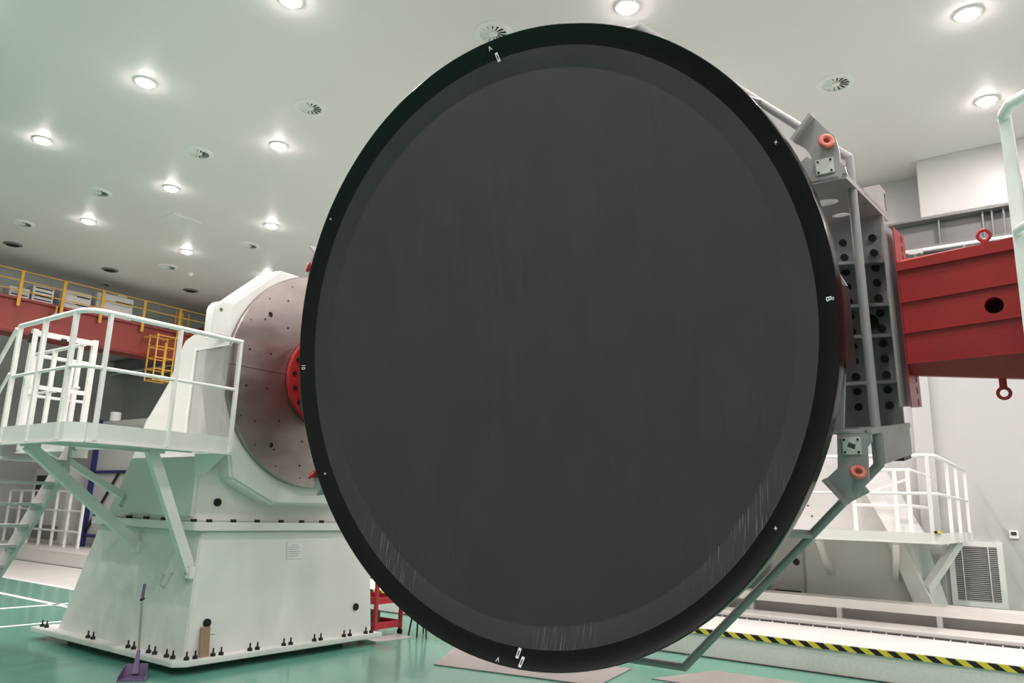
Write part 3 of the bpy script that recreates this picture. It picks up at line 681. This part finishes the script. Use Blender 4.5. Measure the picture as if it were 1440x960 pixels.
# ------------------------------------------------------------------ second machine by the right wall
o = thing('far_machine', 'white machine body standing behind the rail bed at the right wall', 'machine', (12.3, 3, 0))
G().hexa([(11.75, 1.57, 0), (13.2, 1.57, 0), (13.2, 3.28, 0), (11.75, 3.28, 0)], [(11.75, 1.9, 1.382), (13.2, 1.9, 1.382), (13.2, 3.28, 1.382), (11.75, 3.28, 1.382)]).obj('lower_body', 'white', o, bevel=.01)
G().prism([(1.42, 0), (1.68, 0), (2.15, 1.38), (1.97, 1.38)], 'x', 11.62, 11.76).obj('sloping_leg', 'white', o)
G().prism([(1.855, 1.41), (2.075, 1.41), (2.62, 2.5), (2.40, 2.5)], 'x', 11.55, 13.0).obj('sloping_upright', 'railwhite', o)
G().prism([(2.06, 1.41), (6.2, 1.41), (6.2, 2.7), (2.62, 2.5)], 'x', 11.8, 13.0).obj('upper_body', 'warmwhite', o)
G().box(11.7, 13.2, 3.28, 3.75, 0, 1.382).obj('side_cabinet', 'warmwhite', o, bevel=.01)
G().box(11.69, 11.70, 3.33, 3.7, .55, .6).obj('vent_slot', 'darkgrey', o)
G().lathe([(0, 0), (.05, 0), (.03, .05), (0, .05)], (11.7, 3.38, 1.0), (-1, 0, 0), 12).obj('knob', 'black', o)
for y, z in ((3.0, 2.0), (3.2, 1.8), (2.8, 2.1), (3.25, 2.15), (3.15, 1.65)): G().cyl((11.79, y, z), (11.80, y, z), .012, 8).obj('black_disc', 'black', o)  # small flat black discs on the upper body
o = thing('far_platform', 'white railed walkway on braces in front of the far machine', 'platform', (11, 2.5, 1.4))
XF, YE = 10.3, 1.32
R_ = lambda nm, gg, mt='railwhite', par=None, **k: gg.obj(nm, mt, par or o, **k)
R_('deck', G().box(XF, 13.3, YE, 6.5, 1.38, 1.41), 'white')
R_('toe_board', G().box(XF - .01, XF, YE, 6.5, 1.365, 1.49), 'white')
R_('toe_board', G().box(XF, 13.3, YE - .01, YE, 1.365, 1.49), 'white')
R_('edge_angle', G().box(XF - .03, XF, YE, 6.5, 1.365, 1.38), 'white')
for x in (11.1, 11.9, 12.6, 13.28): R_('toe_stay', G().box(x - .012, x + .012, YE - .03, YE - .01, 1.365, 1.49), 'white')
for z, r in ((2.386, .024), (1.94, .018)):
    R_('rail', G().tube([(XF, 6.5, z), (XF, YE + .12, z), (XF + .04, YE + .03, z), (XF + .15, YE, z), (13.28, YE, z)], r, 8), smooth=50)
for x, y in ((XF, YE + .08), (11.3, YE), (12.2, YE), (13.26, YE), (XF, 3.0), (XF, 4.6)): R_('rail_post', G().box(x - .02, x + .02, y - .02, y + .02, 1.37, 2.386))
# inner railing
for z in (2.285, 1.816): R_('rail', G().tube([(11.45, 2.5, z), (11.45, 1.77, z), (12.9, 1.77, z), (13.2, 1.77, z)], .022, 8), smooth=50)
for x, y in ((11.45, 1.80), (11.45, 1.96), (11.45, 2.48), (13.0, 1.77)): R_('rail_post', G().box(x - .025, x + .025, y - .025, y + .025, 1.41, 2.285))
R_('stay', G().bar((11.45, 1.82, 2.16), (11.45, 2.47, 1.92), .03, .03))
for a, b in (((10.65, 2.78, 1.37), (11.75, 2.93, .88)), ((10.65, 1.86, 1.37), (11.75, 2.09, .86))):
    br = R_('brace', G().bar(a, b, .09, .07, (0, 1, 0)), 'white'); G().box(b[0] - .03, b[0], b[1] - .06, b[1] + .06, b[2] - .05, b[2] + .08).obj('brace_foot', 'white', br)
R_('brace', G().bar((12.6, 1.4, 1.37), (11.72, 1.73, .74), .14, .09, (0, 1, 0)), 'white')
o = thing('hand_tool', 'tiny yellow and black tool lying at the rail post of the far walkway', 'tool', (10.32, 1.40, 1.41))
G().box(10.25, 10.36, 1.315, 1.347, 1.49, 1.52).obj('grip', 'hazyellow', o); G().box(10.25, 10.36, 1.347, 1.38, 1.49, 1.515).obj('head', 'black', o)

# grille and wall box on the right wall
o = thing('wall_grille', 'white framed louvre grille set low in the right wall', 'grille', (WX, 1.3, .9))
ky = WX / 13
gy0, gy1, gz0, gz1 = .985 * ky, 1.515 * ky, 1.6 - (1.6 - .55) * ky, 1.6 - (1.6 - 1.295) * ky
G().box(WX - .02, WX, gy0, gy1, gz0, gz1).obj('dark_back', 'darkgrey', o)
fr = .075
for b in ((gy0 - fr, gy0, gz0 - fr, gz1 + fr), (gy1, gy1 + fr, gz0 - fr, gz1 + fr), (gy0, gy1, gz0 - fr, gz0), (gy0, gy1, gz1, gz1 + fr)): G().box(WX - .05, WX, b[0], b[1], b[2], b[3]).obj('frame_bar', 'trimwhite', o)
g = G(); n = 28
for i in range(n):
    z = gz0 + (gz1 - gz0) * (i + .5) / n
    g.hexa([(WX - .045, gy0, z - .008), (WX - .045, gy1, z - .008), (WX - .022, gy1, z + .004), (WX - .022, gy0, z + .004)], [(WX - .045, gy0, z - .004), (WX - .045, gy1, z - .004), (WX - .022, gy1, z + .008), (WX - .022, gy0, z + .008)])
sl = g.obj('slats', 'lightgrey', o); sl['kind'] = 'stuff'
for k in (.19, .8): yy = gy1 - (gy1 - gy0) * k; G().box(WX - .05, WX - .04, yy - .006, yy + .006, gz0, gz1).obj('slat_bar', 'trimwhite', o)
o = thing('wall_thermostat', 'small square white control box with dark screen on the right wall', 'thermostat', (WX, .81, 1.4))
G().box(WX - .035, WX, .74, .86, 1.415, 1.535).obj('case', 'trimwhite', o, bevel=.008); G().box(WX - .04, WX - .035, .765, .835, 1.465, 1.515).obj('screen', 'darkgrey', o)

# ------------------------------------------------------------------ far left background
o = thing('guard_fence', 'white guard fence on the pale bed seen through the stairs', 'fence', (10, 23, .3))
for z, r in ((1.75, .03), (1.25, .025), (.72, .03)): G().tube([(9.9, 25.4, z), (9.9, 20.9, z)], r, 6).obj('fence_rail', 'railwhite', o)
for i in range(7): y = 20.9 + i * .75; G().box(9.87, 9.93, y - .03, y + .03, .30, 1.75).obj('fence_post', 'railwhite', o)
o = thing('robot_cell', 'white enclosure with blue frame posts beyond the stairs', 'enclosure', (11.2, 22, .3))
G().box(10.62, 11.58, 19.3, 22.0, .6, 3.7).obj('panel_box', 'warmwhite', o)
for y in (19.25, 22.05): G().box(10.5, 10.62, y - .05, y + .05, .30, 3.75).obj('frame_post', 'blue', o)
for z in (.6, 2.3, 3.4): G().box(10.54, 10.6, 19.3, 22.0, z - .04, z + .04).obj('frame_rail', 'blue', o)
G().bar((10.56, 22.0, .7), (10.56, 20.6, 2.3), .05, .05, (1, 0, 0)).obj('diagonal_stay', 'black', o)
G().cyl((10.7, 21.5, 3.7), (10.7, 21.5, 3.95), .14).obj('top_fan', 'trimwhite', o)
o = thing('control_cabinet', 'white control cabinet with dark window behind the guard fence', 'cabinet', (11, 24.5, .3))
G().box(10.4, 11.58, 23.0, 25.2, .30, 2.4).obj('cabinet_body', 'warmwhite', o, bevel=.02)
G().box(10.38, 10.40, 23.9, 25.0, 1.5, 2.2).obj('dark_window', 'black', o); G().box(10.38, 10.40, 23.2, 24.8, .42, .8).obj('plinth_panel', 'runway', o)
for ob in list(COL.objects):
    for k in ('_o',):
        if k in ob: del ob[k]
